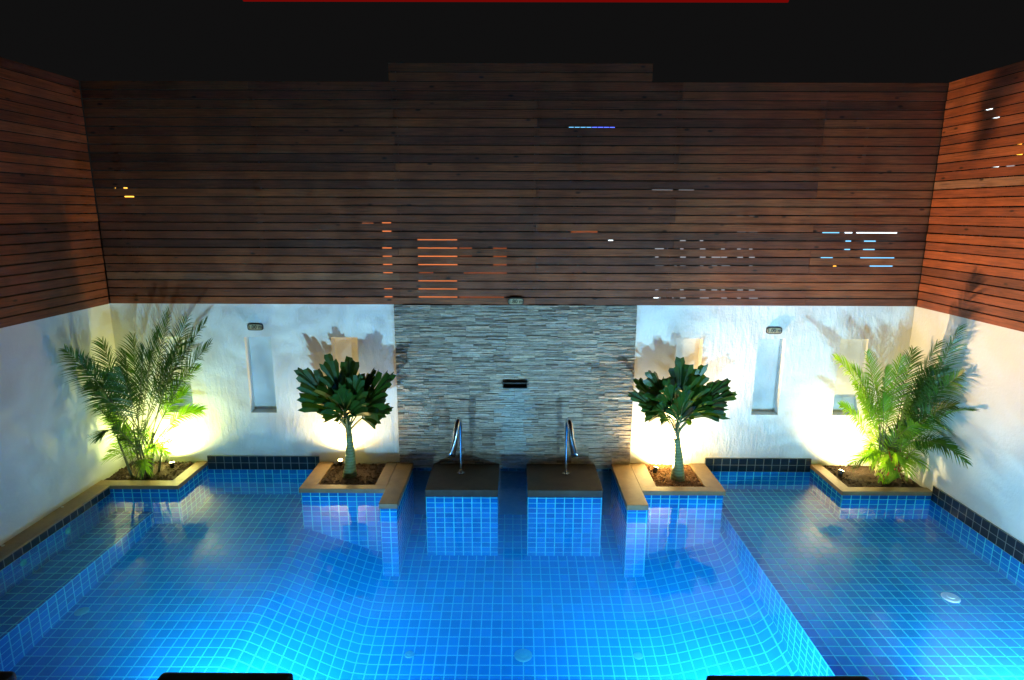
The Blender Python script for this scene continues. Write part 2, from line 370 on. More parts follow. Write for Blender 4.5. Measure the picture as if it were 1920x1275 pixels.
# stone wall: every strip its own relief
t = empty('stone_wall', (0, 0, 0), 'stacked grey ledge stone feature wall behind the two water spouts', 'wall')
b = MB(); b.box(-1.43, 1.46, -.02, .3, -1.6, 2.115, tone=(0, 0, 0))
rs = random.Random(3)
SP = (-.135, .165, 1.10, 1.20)
zc = .045; course = 0
while zc < 2.11:
    ch = min(.152, 2.115-zc); px = -1.43-rs.uniform(0, .4)
    while px < 1.46:
        pe = px+rs.choice([.5, .55, .6])
        hs = []
        while sum(hs) < ch-.012: hs.append(rs.choice([.011, .014, .017, .021, .027]))
        k = ch/sum(hs); z = zc
        for h in [q*k for q in hs]:
            x = px; xe_ = pe+rs.uniform(-.03, .03)
            while x < pe-.001:
                x2 = min(pe, x+rs.uniform(.06, .30))
                if pe-x2 < .04: x2 = pe
                a0, a1 = max(x, -1.43)+.0008, min(x2, 1.46)-.0012
                d = .040+rs.choice([0, .003, .006, .009, .013])+rs.uniform(-.002, .002)
                tone = (min(1, max(0, rs.gauss(.5, .24))), rs.random(), 1 if (-.16 < (x+x2)/2 < .2 and z < 1.1) else 0)
                segs = [(a0, a1)]
                if z+h > SP[2] and z < SP[3]: segs = [(a0, min(a1, SP[0])), (max(a0, SP[1]), a1)]
                j = lambda: rs.uniform(-.0035, .0035)
                for p, q in segs:
                    if q-p < .003: continue
                    zz0, zz1 = z+.0006, z+h-rs.uniform(.0008, .0028)
                    f = [(p, -d+j(), zz0), (q, -d+j(), zz0), (q, -d+j(), zz1), (p, -d+j(), zz1)]
                    bk = [(v[0], -.018, v[2]) for v in f]
                    b.quad(f, None, 0, tone)
                    for i in range(4):
                        kk = (i+1) % 4; b.quad([f[kk], f[i], bk[i], bk[kk]], None, 0, tone)
                x = x2
            z += h
        px = pe
    zc += ch; course += 1
b.build('stone_cladding', M['stone'], t)
b = MB(); vwall(b, (-1.43, -.03), (1.46, -.03), 0, .045); b.build('waterline_tile', M['dark'], t)
# wall spout
t = empty('wall_spout', (.015, -.05, 1.15), 'rectangular dark metal water spout in the stone wall', 'spout')
b = MB(); x0, x1, z0, z1 = SP[0]+.002, SP[1]-.002, 1.105, 1.172
for q in ((x0, x1, -.10, 0, z0, z0+.006), (x0, x1, -.085, 0, z1-.006, z1), (x0, x0+.006, -.09, 0, z0+.006, z1-.006), (x1-.006, x1, -.09, 0, z0+.006, z1-.006)): b.box(*q)
b.build('spout_sleeve', M['gunmetal'], t)
b = MB(); b.box(x0+.006, x1-.006, -.024, -.021, z0+.006, z1-.006); b.build('throat_shade_plate', M['black'], t)  # black plate standing in for the shade inside the spout

# ------------------------------------------------------------------ planters and plinths
def tiled_base(x0, x1, y0, y1, parent, z1=.05, zb=-1.35, sides='LFR'):
    b = MB()
    if 'F' in sides: vwall(b, (x0, y0), (x1, y0), zb, z1)
    if 'L' in sides: vwall(b, (x0, y1), (x0, y0), zb, z1)
    if 'R' in sides: vwall(b, (x1, y0), (x1, y1), zb, z1)
    b.quad([(x0, y0, z1), (x1, y0, z1), (x1, y1, z1), (x0, y1, z1)], [(.5, .5)]*4)
    return b.build('tiled_base', M['tile'], parent)
def chips(x0, x1, y0, y1, n, parent, m='chip', z=.062, seed=1, big=1.0):
    r = random.Random(seed); b = MB()
    for _ in range(n):
        c = Vector((r.uniform(x0, x1), r.uniform(y0, y1), z+r.uniform(-.002, .012)))
        s = r.uniform(.006, .014)*big; e = Matrix.Rotation(r.uniform(0, 6.3), 3, Vector((r.gauss(0, .5), r.gauss(0, .5), 1)).normalized())
        d = [Vector((sx*s*r.uniform(.7, 1.5), sy*s*r.uniform(.5, .9), sz*s*.35)) for sz in (-1, 1) for sx, sy in ((-1, -1), (1, -1), (1, 1), (-1, 1))]
        v = [c+e @ k for k in d]
        for f in ((3, 2, 1, 0), (4, 5, 6, 7), (0, 1, 5, 4), (1, 2, 6, 5), (2, 3, 7, 6), (3, 0, 4, 7)): b.quad([v[i] for i in f])
    o = b.build('mulch_chips', M[m], parent); o['kind'] = 'stuff'; return o
def soil(x0, x1, y0, y1, parent, seed=0, zc=.058, mound=.0):
    r = random.Random(seed); b = MB(); nx, ny = 16, 12
    hz = [[zc+r.uniform(-.008, .012)+mound*math.sin(math.pi*i/nx)*math.sin(math.pi*(j+.3)/(ny+.6)) for j in range(ny+1)] for i in range(nx+1)]
    X = lambda i: x0+(x1-x0)*i/nx; Y = lambda j: y0+(y1-y0)*j/ny
    for i in range(nx):
        for j in range(ny): b.quad([(X(i), Y(j), hz[i][j]), (X(i+1), Y(j), hz[i+1][j]), (X(i+1), Y(j+1), hz[i+1][j+1]), (X(i), Y(j+1), hz[i][j+1])])
    return b.build('soil', M['soil'], parent, smooth=True, merge=True)
# left corner planter
t = empty('planter', (-4.35, -.33, 0), 'tiled corner planter with tan coping in the left corner under the feathery palm', 'planter', 'planters along the back wall')
tiled_base(XW0, -3.87, -.67, 0, t, .056, sides='FR')
b = MB(); b.box(XW0, -3.86, -.70, -.56, .058, .104); b.box(-4.0, -3.86, -.56, 0, .058, .104); b.build('coping', M['coping'], t, bevel=.004)
soil(XW0, -4.0, -.56, 0, t, 1, .075, .05); chips(-4.8, -4.02, -.54, -.02, 500, t, 'soil', .10, 2)
# right corner planter
t = empty('planter', (4.25, -.38, 0), 'tiled corner planter with tan coping in the right corner under the bright green palm', 'planter', 'planters along the back wall')
tiled_base(3.75, XW1, -.75, 0, t, .052, sides='LF')
b = MB(); b.box(3.735, XW1, -.765, -.65, .054, .104); b.box(3.735, 3.865, -.65, 0, .054, .104); b.build('coping', M['coping'], t, bevel=.004)
soil(3.865, XW1, -.65, 0, t, 2, .075, .03); chips(3.9, 4.72, -.63, -.02, 500, t, 'soil', .085, 3)
# middle planters
t = empty('planter', (-1.9, -.38, 0), 'tiled planter with dark soil and brown coping arm, left of the stone wall', 'planter', 'planters along the back wall')
tiled_base(-2.43, -1.45, -.74, 0, t, .05, sides='LF')
b = MB(); vwall(b, (-1.45, -.74), (-1.45, -1.10), -1.35, .05); vwall(b, (-1.45, -1.09), (-1.27, -1.09), -1.35, .05); vwall(b, (-1.27, -1.09), (-1.27, 0), -1.35, .05); b.build('tiled_arm', M['tile'], t)
b = MB(); b.box(-2.45, -1.46, -.76, -.65, .052, .104); b.box(-2.45, -2.27, -.65, 0, .052, .104); b.box(-1.60, -1.462, -.65, 0, .052, .104)
b.box(-1.459, -1.255, -1.115, 0, .046, .106); b.build('coping', M['coping'], t, bevel=.004)
soil(-2.27, -1.60, -.65, 0, t, 3, .07, .02); chips(-2.25, -1.62, -.63, -.02, 420, t, 'soil', .078, 4)
t = empty('planter', (1.9, -.38, 0), 'tiled planter with orange bark chips and coping arm, right of the stone wall', 'planter', 'planters along the back wall')
tiled_base(1.47, 2.39, -.76, 0, t, .05, sides='FR')
b = MB(); vwall(b, (1.46, -1.10), (1.46, -.74), -1.35, .05); vwall(b, (1.24, -1.09), (1.46, -1.09), -1.35, .05); vwall(b, (1.24, 0), (1.24, -1.09), -1.35, .05); b.build('tiled_arm', M['tile'], t)
b = MB(); b.box(1.463, 2.41, -.78, -.66, .052, .104); b.box(2.215, 2.41, -.66, 0, .052, .104); b.box(1.463, 1.65, -.66, 0, .052, .104)
b.box(1.225, 1.46, -1.12, 0, .046, .106); b.build('coping', M['coping'], t, bevel=.004)
soil(1.65, 2.215, -.66, 0, t, 4, .065, .01); chips(1.66, 2.2, -.65, -.01, 1500, t, 'chip', .075, 5, 1.1)
# plinths
for x0, x1, lab in ((-1.0, -.18, 'low tiled plinth with dark stone top under the left water spout'), (.165, 1.015, 'low tiled plinth with dark stone top under the right water spout')):
    t = empty('plinth', ((x0+x1)/2, -.38, 0), lab, 'plinth', 'plinths in the pool')
    tiled_base(x0, x1, -.76, 0, t, .016)
    b = MB(); b.box(x0-.004, x1+.004, -.775, -.001, .018, .106); b.build('stone_top', M['slab'], t, bevel=.005)

# cobra fountains
def bez(p, n):
    out = []
    for i in range(n+1):
        s = i/n; q = [Vector(a) for a in p]
        while len(q) > 1: q = [q[k].lerp(q[k+1], s) for k in range(len(q)-1)]
        out.append(q[0])
    return out
for x, sx, lab in ((-.635, -1, 'stainless swan-neck water spout on the left plinth'), (.632, 1, 'stainless swan-neck water spout on the right plinth')):
    t = empty('water_spout', (x, -.33, .106), lab, 'fountain', 'swan-neck water spouts')
    y = -.33
    pts = bez([(x, y, .11), (x, y, .3), (x, y, .5)], 5) + bez([(x, y, .5), (x, y, .88), (x+sx*.02, y-.11, .90), (x+sx*.04, y-.16, .62)], 12)[1:] + bez([(x+sx*.04, y-.16, .62), (x+sx*.05, y-.18, .52), (x+sx*.08, y-.23, .42)], 6)[1:]
    n = len(pts); rad = []; fl = []
    for i in range(n):
        s = i/(n-1); rad.append(.016+.016*sm((s-.15)/.3)); w = sm((s-.6)/.4); fl.append((1+.7*w, 1-.6*w))
    b = MB(); b.tube(pts, rad, 14, flat=fl); b.build('spout_pipe', M['steel'], t, smooth=True)
    b = MB(); b.disc((x, y, .107), (0, 0, 1), .045, .012); b.build('base_flange', M['steel'], t, smooth=True)
    for dx in (-.03, .03):
        b = MB(); b.tube([(x+dx, y-.028, .115), (x+dx, y-.028, .123), (x+dx, y-.028, .128)], [.009, .009, .004], 8); b.build('bolt', M['steel'], t, smooth=True)

# fittings below the water
def fitting(name, c, nrm, r, lab, cat, grp=None, m='plastic'):
    t = empty(name, c, lab, cat, grp)
    b = MB(); b.disc(c, nrm, r, .012); b.build('cover', M[m], t, smooth=False)
    n = Vector(nrm); b = MB(); b.disc(Vector(c)+n*.012, nrm, r*.45, .006); b.build('cap', M[m], t)
for (x, y, r, lab) in ((.1, -2.10, .085, 'large round pale drain cover in the middle of the deep floor'), (-.99, -2.1, .045, 'small round pale inlet on the deep floor, left of the large drain'), (1.2, -2.1, .045, 'small round pale inlet on the deep floor, right of the large drain'), (-4.07, -2.1, .06, 'round pale fitting on the floor beside the left bench')):
    fitting('floor_inlet', (x, y, floor_z(x, y)+.002), (0, 0, 1), r, lab, 'drain', 'round fittings on the pool floor')
fitting('floor_inlet', (4.0, -2.2, -.238), (0, 0, 1), .075, 'round white fitting on the shallow ledge at the right', 'drain', 'round fittings on the pool floor', 'white')
fitting('wall_jet', (-4.649, -1.40, -.07), (1, 0, 0), .035, 'round pale jet in the bench wall, farther from the camera', 'pool jet', 'jets above the left bench')
fitting('wall_jet', (-4.649, -1.98, -.07), (1, 0, 0), .035, 'round pale jet in the bench wall, nearer the camera', 'pool jet', 'jets above the left bench')

# underwater pool lights on the near wall
for (x, z, wt, lab) in ((-2.0, -.42, POOL_W[0], 'round underwater light in the near pool wall, left'), (1.55, -.48, POOL_W[1], 'round underwater light in the near pool wall, centre right'), (3.75, -.13, POOL_W[2], 'round underwater light in the shallow ledge end wall')):
    t = empty('pool_light', (x, YN, z), lab, 'pool light', 'underwater lights')
    rr = .09
    b = MB(); b.disc((x, YN+.001, z), (0, 1, 0), rr, .02); b.build('light_ring', M['white'], t)
    b = MB(); b.disc((x, YN+.021, z), (0, 1, 0), rr*.75, .01); b.build('lens', emit('pool_lens', (.6, .95, 1), 8), t)
    ld = bpy.data.lights.new('pool_lamp', 'SPOT'); ld.shadow_soft_size = .05; ld.energy = wt*4; ld.color = POOL_COL; ld.spot_size = R(134); ld.spot_blend = .75
    ld.use_nodes = True; nt = ld.node_tree; em = nt.nodes['Emission']      # noise in the lamp strength imitates the ripple pattern of moving water
    tc = N(nt, 'ShaderNodeTexCoord'); mp = N(nt, 'ShaderNodeMapping'); mp.inputs['Scale'].default_value = (16, 30, 16); L(nt, tc.outputs['Normal'], mp.inputs[0])
    no = N(nt, 'ShaderNodeTexNoise'); no.inputs['Scale'].default_value = 1; no.inputs['Detail'].default_value = 3; no.inputs['Distortion'].default_value = 1.2; L(nt, mp.outputs[0], no.inputs['Vector'])
    mr = N(nt, 'ShaderNodeMapRange'); mr.inputs[1].default_value = .38; mr.inputs[2].default_value = .68; mr.inputs[3].default_value = .72; mr.inputs[4].default_value = 1.6
    L(nt, no.outputs['Fac'], mr.inputs[0]); L(nt, mr.outputs[0], em.inputs['Strength'])
    lo = bpy.data.objects.new('pool_lamp', ld); COL.objects.link(lo); lo.parent = t; lo.matrix_parent_inverse = t.matrix_world.inverted()
    lo.location = (x, YN+.06, z); lo.rotation_euler = (R(90), 0, 0)
    lo.rotation_euler = Vector((0, 1, -.10)).to_track_quat('-Z', 'Y').to_euler()

# planter spotlights
for i, (c, d, lab) in enumerate((((-4.20, -.20, .17), (-.1, .2, .8), 'small black spotlight at the foot of the left corner palm'),
                  ((-2.14, -.15, .19), (.05, -.15, 1), 'small glowing spotlight left of the trunk of the left broad-leaved palm'),
                  ((1.74, -.24, .15), (.35, .5, .8), 'small spotlight left of the trunk of the right broad-leaved palm'),
                  ((3.95, -.33, .16), (.45, .35, .8), 'small spotlight at the edge of the right corner planter'))):
    t = empty('spotlight', (c[0], c[1], .07), lab, 'spotlight', 'planter spotlights')
    c = Vector(c); d = Vector(d).normalized()
    b = MB(); b.tube([c-d*.07, c-d*.01, c], [.022, .03, .032], 16); b.build('housing', M['gunmetal'], t, smooth=True)
    b = MB(); b.tube([(c.x, c.y, .05), c-d*.06], .006, 8); b.build('spike', M['gunmetal'], t)
    b = MB(); b.disc(c+d*.001, d, .028, .006); b.build('lens', emit('spot_lens', SPOT_COL[i], 30), t)
    ld = bpy.data.lights.new('spot_lamp', 'SPOT'); ld.energy = SPOT_W[i]*4; ld.color = SPOT_COL[i]; ld.shadow_soft_size = .022; ld.spot_size = R(172); ld.spot_blend = .75
    lo = bpy.data.objects.new('spot_lamp', ld); COL.objects.link(lo); lo.parent = t; lo.matrix_parent_inverse = t.matrix_world.inverted()
    lo.location = c+d*.03; lo.rotation_euler = d.to_track_quat('-Z', 'Y').to_euler()
    if i == 2:  # extra light in the same fixture, added to brighten the right fence
        ld = bpy.data.lights.new('added_beam', 'SPOT'); ld.energy = BEAM[0]; ld.color = BEAM[1]; ld.shadow_soft_size = .025; ld.spot_size = R(84); ld.spot_blend = 1
        lo = bpy.data.objects.new('added_beam', ld); COL.objects.link(lo); lo.parent = t; lo.matrix_parent_inverse = t.matrix_world.inverted()
        lo.location = c+d*.035; lo.rotation_euler = (Vector((4.77, -2.2, 4.3))-c).to_track_quat('-Z', 'Y').to_euler()

# ------------------------------------------------------------------ timber fences
PITCH = 2.49/26; GAP = .013; Z0 = 2.118
def fence(name, label, p0, p1, nrm, extra=None, seed=1, post_step=1.6):
    """p0->p1 plan line of the board faces, nrm points into the yard"""
    p0 = Vector((*p0, 0)); p1 = Vector((*p1, 0)); n = Vector((*nrm, 0)); d = (p1-p0); Ln = d.length; d.normalize()
    t = empty(name, ((p0.x+p1.x)/2, (p0.y+p1.y)/2, Z0), label, 'fence')
    r = random.Random(seed); b = MB(); th = .022
    posts = [.25+post_step*k for k in range(int(Ln/post_step)+1) if .25+post_step*k < Ln]
    rows = [(k, 0, Ln) for k in range(26)]
    if extra: rows += [(26, *extra), (27, *extra)]
    for k, s0, s1 in rows:
        z0 = Z0+k*PITCH; z1 = z0+PITCH-GAP; s = s0
        while s < s1-.01:
            cand = [q for q in posts if q > s+(r.uniform(.2, 4) if s == s0 else 2.6)]
            e = r.choice(cand[:2]) if cand else s1
            e = min(e, s1)
            if s1-e < .3: e = s1
            tone = (min(1, max(0, r.gauss(.42, .2))), r.random(), r.random())
            dz0, dz1, dn = r.uniform(-.0015, .0015), r.uniform(-.0015, .0015), r.uniform(-.003, .003)
            A = p0+d*(s+.001); B = p0+d*(e-.001)
            f = [Vector((A.x, A.y, z0+dz0)), Vector((B.x, B.y, z0+dz1)), Vector((B.x, B.y, z1+dz1)), Vector((A.x, A.y, z1+dz0))]
            f = [v+n*dn for v in f]; bk = [v-n*th for v in f]
            uv = [(s, 0), (e, 0), (e, PITCH), (s, PITCH)]
            b.quad(f, uv, 0, tone); b.quad([bk[1], bk[0], bk[3], bk[2]], uv, 0, tone)
            for i in range(4):
                j = (i+1) % 4; b.quad([f[j], f[i], bk[i], bk[j]], [(s, 0), (s+.05, 0), (s+.05, .02), (s, .02)], 0, tone)
            s = e
    b.build('board_panel', M['wood'], t)
    for q in posts:
        c = p0+d*q-n*(th+.032); pb = MB(); zt = 4.60 if not (extra and extra[0] < q < extra[1]) else 4.79
        pb.box(c.x-.028, c.x+.028, c.y-.028, c.y+.028, 2.12, zt); pb.build('post', M['gunmetal'], t)
    return t
fence('timber_fence', 'wide dark slatted timber fence with a raised middle on top of the back wall', (XW0+.04, -.03), (XW1-.01, -.03), (0, -1), (3.41, 6.31), 11)
fence('timber_fence', 'dark reddish slatted timber fence on top of the left wall', (XW0+.04, -10), (XW0+.04, -.055), (1, 0), None, 12)
fence('timber_fence', 'slatted timber fence lit bright orange on top of the right wall', (XW1-.02, -.055), (XW1-.02, -10), (-1, 0), None, 13)

# ------------------------------------------------------------------ depth plaques
def plaque(cx, y, cz, text, lab, wd=.19, h=.085, fm='plaque_frame', pm='plaque'):
    t = empty('depth_plaque', (cx, y, cz), lab, 'sign', 'pool depth plaques')
    b = MB(); n = 28; ring = []
    for k in range(n):
        a = 2*math.pi*k/n; ca, sa = math.cos(a), math.sin(a)
        ring.append((abs(ca)**.45*math.copysign(1, ca), abs(sa)**.45*math.copysign(1, sa)))
    def plate(b, sx, sz, y0, y1):
        fr = [(cx+u*sx, y1, cz+v*sz) for u, v in ring]; bk = [(cx+u*sx, y0, cz+v*sz) for u, v in ring]
        b.quad(fr)
        for i in range(n): j = (i+1) % n; b.quad([fr[j], fr[i], bk[i], bk[j]])
    plate(b, wd/2, h/2, y, y-.014); b.build('frame', M[fm], t)
    b = MB(); plate(b, wd/2-.012, h/2-.011, y-.0145, y-.018); b.build('face', M[pm], t)
    cu = bpy.data.curves.new('lettering', 'FONT'); cu.body = text; cu.size = .062; cu.align_x = 'CENTER'; cu.align_y = 'CENTER'; cu.extrude = .001; cu.offset = .0012
    to = bpy.data.objects.new('lettering_curve', cu); COL.objects.link(to)
    bpy.context.view_layer.update(); me = bpy.data.meshes.new_from_object(to); bpy.data.objects.remove(to)
    me.materials.append(M['plaque_frame']); o = bpy.data.objects.new('lettering', me); COL.objects.link(o)
    o.parent = t; o.matrix_parent_inverse = t.matrix_world.inverted(); o.rotation_euler = (R(90), 0, 0); o.location = (cx, y-.0195, cz-.001)
plaque(-3.11, 0, 1.835, '1.00 m', 'small cream depth plaque above the niche on the left white wall')
plaque(3.12, 0, 1.815, '1.00 m', 'small cream depth plaque above the niche on the right white wall')
plaque(.02, -.058, 2.165, '1.80 m', 'small grey depth plaque at the top of the stone wall', pm='gray' if 'gray' in M else 'plaque')

# ------------------------------------------------------------------ palms
def frond(p0, ctrl, tip, mname, parent, n=26, ll=.26, lw=.022, ang=50, vee=.35, hint=None, seed=0, pet=.25, trunc=False, droop=.25, rr=.006, stemm='stem', name='frond', env=None):
    r = random.Random(seed); p0, ctrl, tip = Vector(p0), Vector(ctrl), Vector(tip)
    b = MB(); pts = bez([p0, ctrl, tip], 14)
    b.tube(pts, [rr*(1-.75*i/14) for i in range(15)], 5, mi=1)
    hint = Vector(hint) if hint else Vector((0, -.35, 1))
    P = lambda s: p0*(1-s)**2+ctrl*2*s*(1-s)+tip*s*s
    TT = lambda s: ((ctrl-p0)*(1-s)+(tip-ctrl)*s).normalized()
    for i in range(n):
        s = pet+(1-pet)*(i+.5)/n; u = (s-pet)/(1-pet)
        for sd in (-1, 1):
            if r.random() < .03: continue
            s2 = s+r.uniform(-.006, .006); c = P(min(s2, 1)); T_ = TT(s2)
            side = T_.cross(hint).normalized()*sd; nr = side.cross(T_)*sd
            nr = nr if nr.dot(hint) > 0 else -nr
            e = (env(u) if env else (math.sin(math.pi*min(1, .22+u*.72)))**.7)
            l = ll*e*r.uniform(.88, 1.08); a = R(ang*(1-.55*u)+r.uniform(-5, 5))
            dr = (side*math.sin(a)+T_*math.cos(a)+nr*vee*r.uniform(.7, 1.2)).normalized()
            w = lw*r.uniform(.85, 1.1)*(.7+.3*e)
            wv = (T_ - dr*T_.dot(dr)).normalized()*.95 + nr*.25*r.uniform(-1, 1)
            q = []; K = 4
            for k in range(K+1):
                x = k/K; ctr = c+dr*l*x+Vector((0, 0, -1))*droop*l*x*x
                if trunc: ww = w*(.45+.75*x)
                else: ww = w*(.5+.9*x if x < .35 else (1-x)*1.25+.02)
                q.append((ctr-wv*ww*.5, ctr+wv*ww*.5))
            if trunc:
                k = r.uniform(-.25, .25)*lw; q[-1] = (q[-1][0]+dr*k, q[-1][1]-dr*k)
            for k in range(K): b.quad([q[k][0], q[k][1], q[k+1][1], q[k+1][0]])
    return b.build(name, [M[mname], M[stemm]], parent)

def fan_leaf(p0, lift, tip, parent, hint, seed, spread=60, nseg=9, pet=.38, width=1.0, droop=.12):
    r = random.Random(seed); p0, tip = Vector(p0), Vector(tip); c = p0.lerp(tip, .5)+Vector((0, 0, lift)); b = MB()
    pts = bez([p0, c, tip], 20); k0 = int(20*pet); hub = pts[k0]
    b.tube(pts[:k0+1], [.013-.005*i/k0 for i in range(k0+1)], 6, mi=1)
    b.tube(pts[k0:k0+9], [.008-.0007*i for i in range(9)], 5, mi=1)
    Lf = (tip-hub).length; hint = Vector(hint).normalized(); half = nseg//2
    for i in range(-half, half+1):
        t = i/half; s0 = k0+int(7*(1-abs(t))); o = pts[s0]; d = (pts[s0+1]-pts[s0-1]).normalized()
        side = d.cross(hint).normalized(); nr = side.cross(d).normalized()
        a = R(spread*t+r.uniform(-1.5, 1.5)); dr = (d*math.cos(a)+side*math.sin(a)+nr*.16*abs(t)).normalized()
        ln = (tip-o).length*(1.0 if abs(t) < .05 else (.98-.20*abs(t)))*r.uniform(.93, 1.05)*(width if abs(t) > .4 else 1)
        wv = dr.cross(nr).normalized(); half_a = math.tan(R(spread/half*.84)); K = 6; rows = []; split = r.uniform(.80, 1.0)
        for k in range(K+1):
            x = k/K; ctr = o+dr*ln*x+Vector((0, 0, -1))*droop*ln*x*x*(.6+.8*abs(t))
            wd = .006+ln*x*half_a*1.05
            if x > split: wd *= 1-.42*(x-split)/(1-split)
            fold = nr*wd*.35
            rows.append((ctr-wv*wd-fold, ctr+fold*.6, ctr+wv*wd-fold))
        e = dr*ln*.05; rows[-1] = (rows[-1][0]+e*r.uniform(-1, 1), rows[-1][1]-e*r.uniform(0, 1), rows[-1][2]+e*r.uniform(-1, 1))
        for k in range(K):
            for q in (0, 1): b.quad([rows[k][q], rows[k][q+1], rows[k+1][q+1], rows[k+1][q]])
    return b.build('frond', [M['broad'], M['stem']], parent)

def mid_palm(base, top, leaves, label, seed):
    t = empty('palm_tree', base, label, 'palm', 'broad-leaved palms')
    base, top = Vector(base), Vector(top); b = MB(); K = 14; pts = []; rad = []
    for k in range(K+1):
        s = k/K; pts.append(base.lerp(top, s)+Vector((.012*math.sin(s*3), 0, 0))); rad.append(.05*(1-s)**1.2+.036+.002*math.sin(s*14))
    b.tube(pts, rad, 16); b.build('trunk', M['trunk'], t, smooth=True)
    b = MB(); b.tube([top+Vector((0, 0, -.02)), top+Vector((0, 0, .08)), top+Vector((0, 0, .2))], [.034, .036, .012], 12); b.build('crownshaft', M['stem'], t, smooth=True)
    for i, ((px, py, yy), lift, sp_, hint) in enumerate(leaves):
        tip = aty(px, py, yy); p0 = top+Vector((.02*math.cos(i), .02*math.sin(i), .02+.04*rnd.random()))
        rr_ = random.Random(seed*3+i); hint = (hint[0]+rr_.uniform(-.35, .35), hint[1], hint[2]+rr_.uniform(-.25, .25))
        fan_leaf(p0, lift, tip, t, hint, seed+i, spread=sp_*rr_.uniform(.72, 1.08), pet=(.22 if py < 730 else .33)*rr_.uniform(.85, 1.15), droop=rr_.uniform(.08, .32), width=rr_.uniform(.8, 1.08))
    return t
mid_palm((-1.97, -.38, .06), (-1.95, -.38, .62), [
    ((612, 652, -.42), .04, 40, (.35, -1, .3)), ((551, 692, -.55), .20, 36, (.3, -.8, .8)), ((656, 664, -.28), .03, 38, (0, -1, .2)),
    ((703, 684, -.36), .06, 40, (-.4, -1, .3)), ((745, 702, -.55), .18, 36, (-.3, -.8, .8)), ((739, 772, -.62), .22, 40, (-.2, -.8, .7)),
    ((592, 778, -.66), .26, 46, (.2, -.7, .7)), ((630, 800, -.80), .34, 40, (0, -.6, .8)), ((574, 730, -.30), .14, 36, (.3, -1, .5)), ((676, 700, -.66), .10, 42, (-.1, -1, .5)), ((640, 715, -.70), .10, 46, (.2, -1, .5)), ((645, 768, -.72), .16, 40, (.1, -.7, .7))],
    'dark broad-leaved palm with ringed trunk in the planter left of the stone wall', 100)
mid_palm((1.96, -.42, .06), (1.92, -.40, .60), [
    ((1213, 684, -.45), .06, 44, (.35, -1, .3)), ((1278, 658, -.38), .02, 36, (.1, -1, .2)), ((1322, 676, -.42), .05, 34, (-.3, -1, .3)),
    ((1386, 738, -.55), .22, 40, (-.2, -.7, .8)), ((1372, 704, -.40), .12, 30, (-.4, -.9, .5)), ((1174, 742, -.62), .20, 36, (.3, -.8, .8)), ((1184, 712, -.3), .16, 30, (.3, -.8, .7)),
    ((1318, 752, -.72), .08, 34, (.5, -1, .5)), ((1250, 705, -.62), .07, 40, (.2, -1, .3)), ((1346, 770, -.3), .26, 30, (-.2, -.6, .8)), ((1225, 765, -.66), .18, 34, (.3, -.7, .7)), ((1290, 720, -.66), .08, 38, (-.1, -1, .4))],
    'broad-leaved palm with pale trunk rising from bark chips right of the stone wall', 200)

def areca(base, specs, label, seed, small, young, red):  # young: share of small fronds in the paler, lamplit-looking leaf colour
    t = empty('areca_palm', base, label, 'palm', 'feathery corner palms'); base = Vector(base); r = random.Random(seed)
    for k in range(7):      # cane stems
        a = base+Vector((r.uniform(-.13, .13), r.uniform(-.08, .08), 0)); h = r.uniform(.3, .6); q = a+Vector((r.uniform(-.12, .12), r.uniform(-.1, .04), h))
        b = MB(); b.tube([a, a.lerp(q, .5), q], [.016, .013, .009], 8); b.build('cane', M['stem'], t, smooth=True)
    for i, ((px, py, yy), lift, ll, mn) in enumerate(specs):
        tip = aty(px, py, yy)
        while not (XW0+.10 < tip.x < XW1-.08): yy -= .04; tip = aty(px, py, yy)
        p0 = base+Vector((r.uniform(-.12, .12), r.uniform(-.08, .08), r.uniform(.15, .4)))
        c = p0.lerp(tip, .55)+Vector((0, 0, lift))
        frond(p0, c, tip, mn, t, n=34, ll=ll*1.3, lw=.019, ang=50, vee=.25, seed=seed*50+i, pet=.36, droop=.3, hint=(r.uniform(-.3, .3), -.7, .8))
    for i in range(small):
        a = r.uniform(0, 6.28); rad_ = r.uniform(.2, .5); z = r.uniform(.16, .95)
        tip = base+Vector((math.cos(a)*rad_, math.sin(a)*rad_*.6-.05, z))
        tip.x = max(XW0+.06, min(XW1-.06, tip.x)); tip.y = min(-.05, tip.y)
        p0 = base+Vector((r.uniform(-.12, .12), r.uniform(-.08, .08), r.uniform(.02, .25)))
        frond(p0, p0.lerp(tip, .5)+Vector((0, 0, .22)), tip, 'areca_young_lit' if r.random() < young else 'areca', t, n=15, ll=r.uniform(.17, .24), lw=.019, ang=48, vee=.2, seed=seed*99+i, pet=.3, droop=.35, rr=.004)
    for i in range(red):
        p0 = base+Vector((r.uniform(-.1, .1), -.1, .05)); tip = p0+Vector((r.uniform(-.15, .15), -.05, r.uniform(.3, .55)))
        b = MB(); b.tube(bez([p0, p0.lerp(tip, .5)+Vector((.02, -.03, 0)), tip], 6), [.008]*6+[.003], 6); b.build('red_sheath', M['redleaf'], t)
    return t
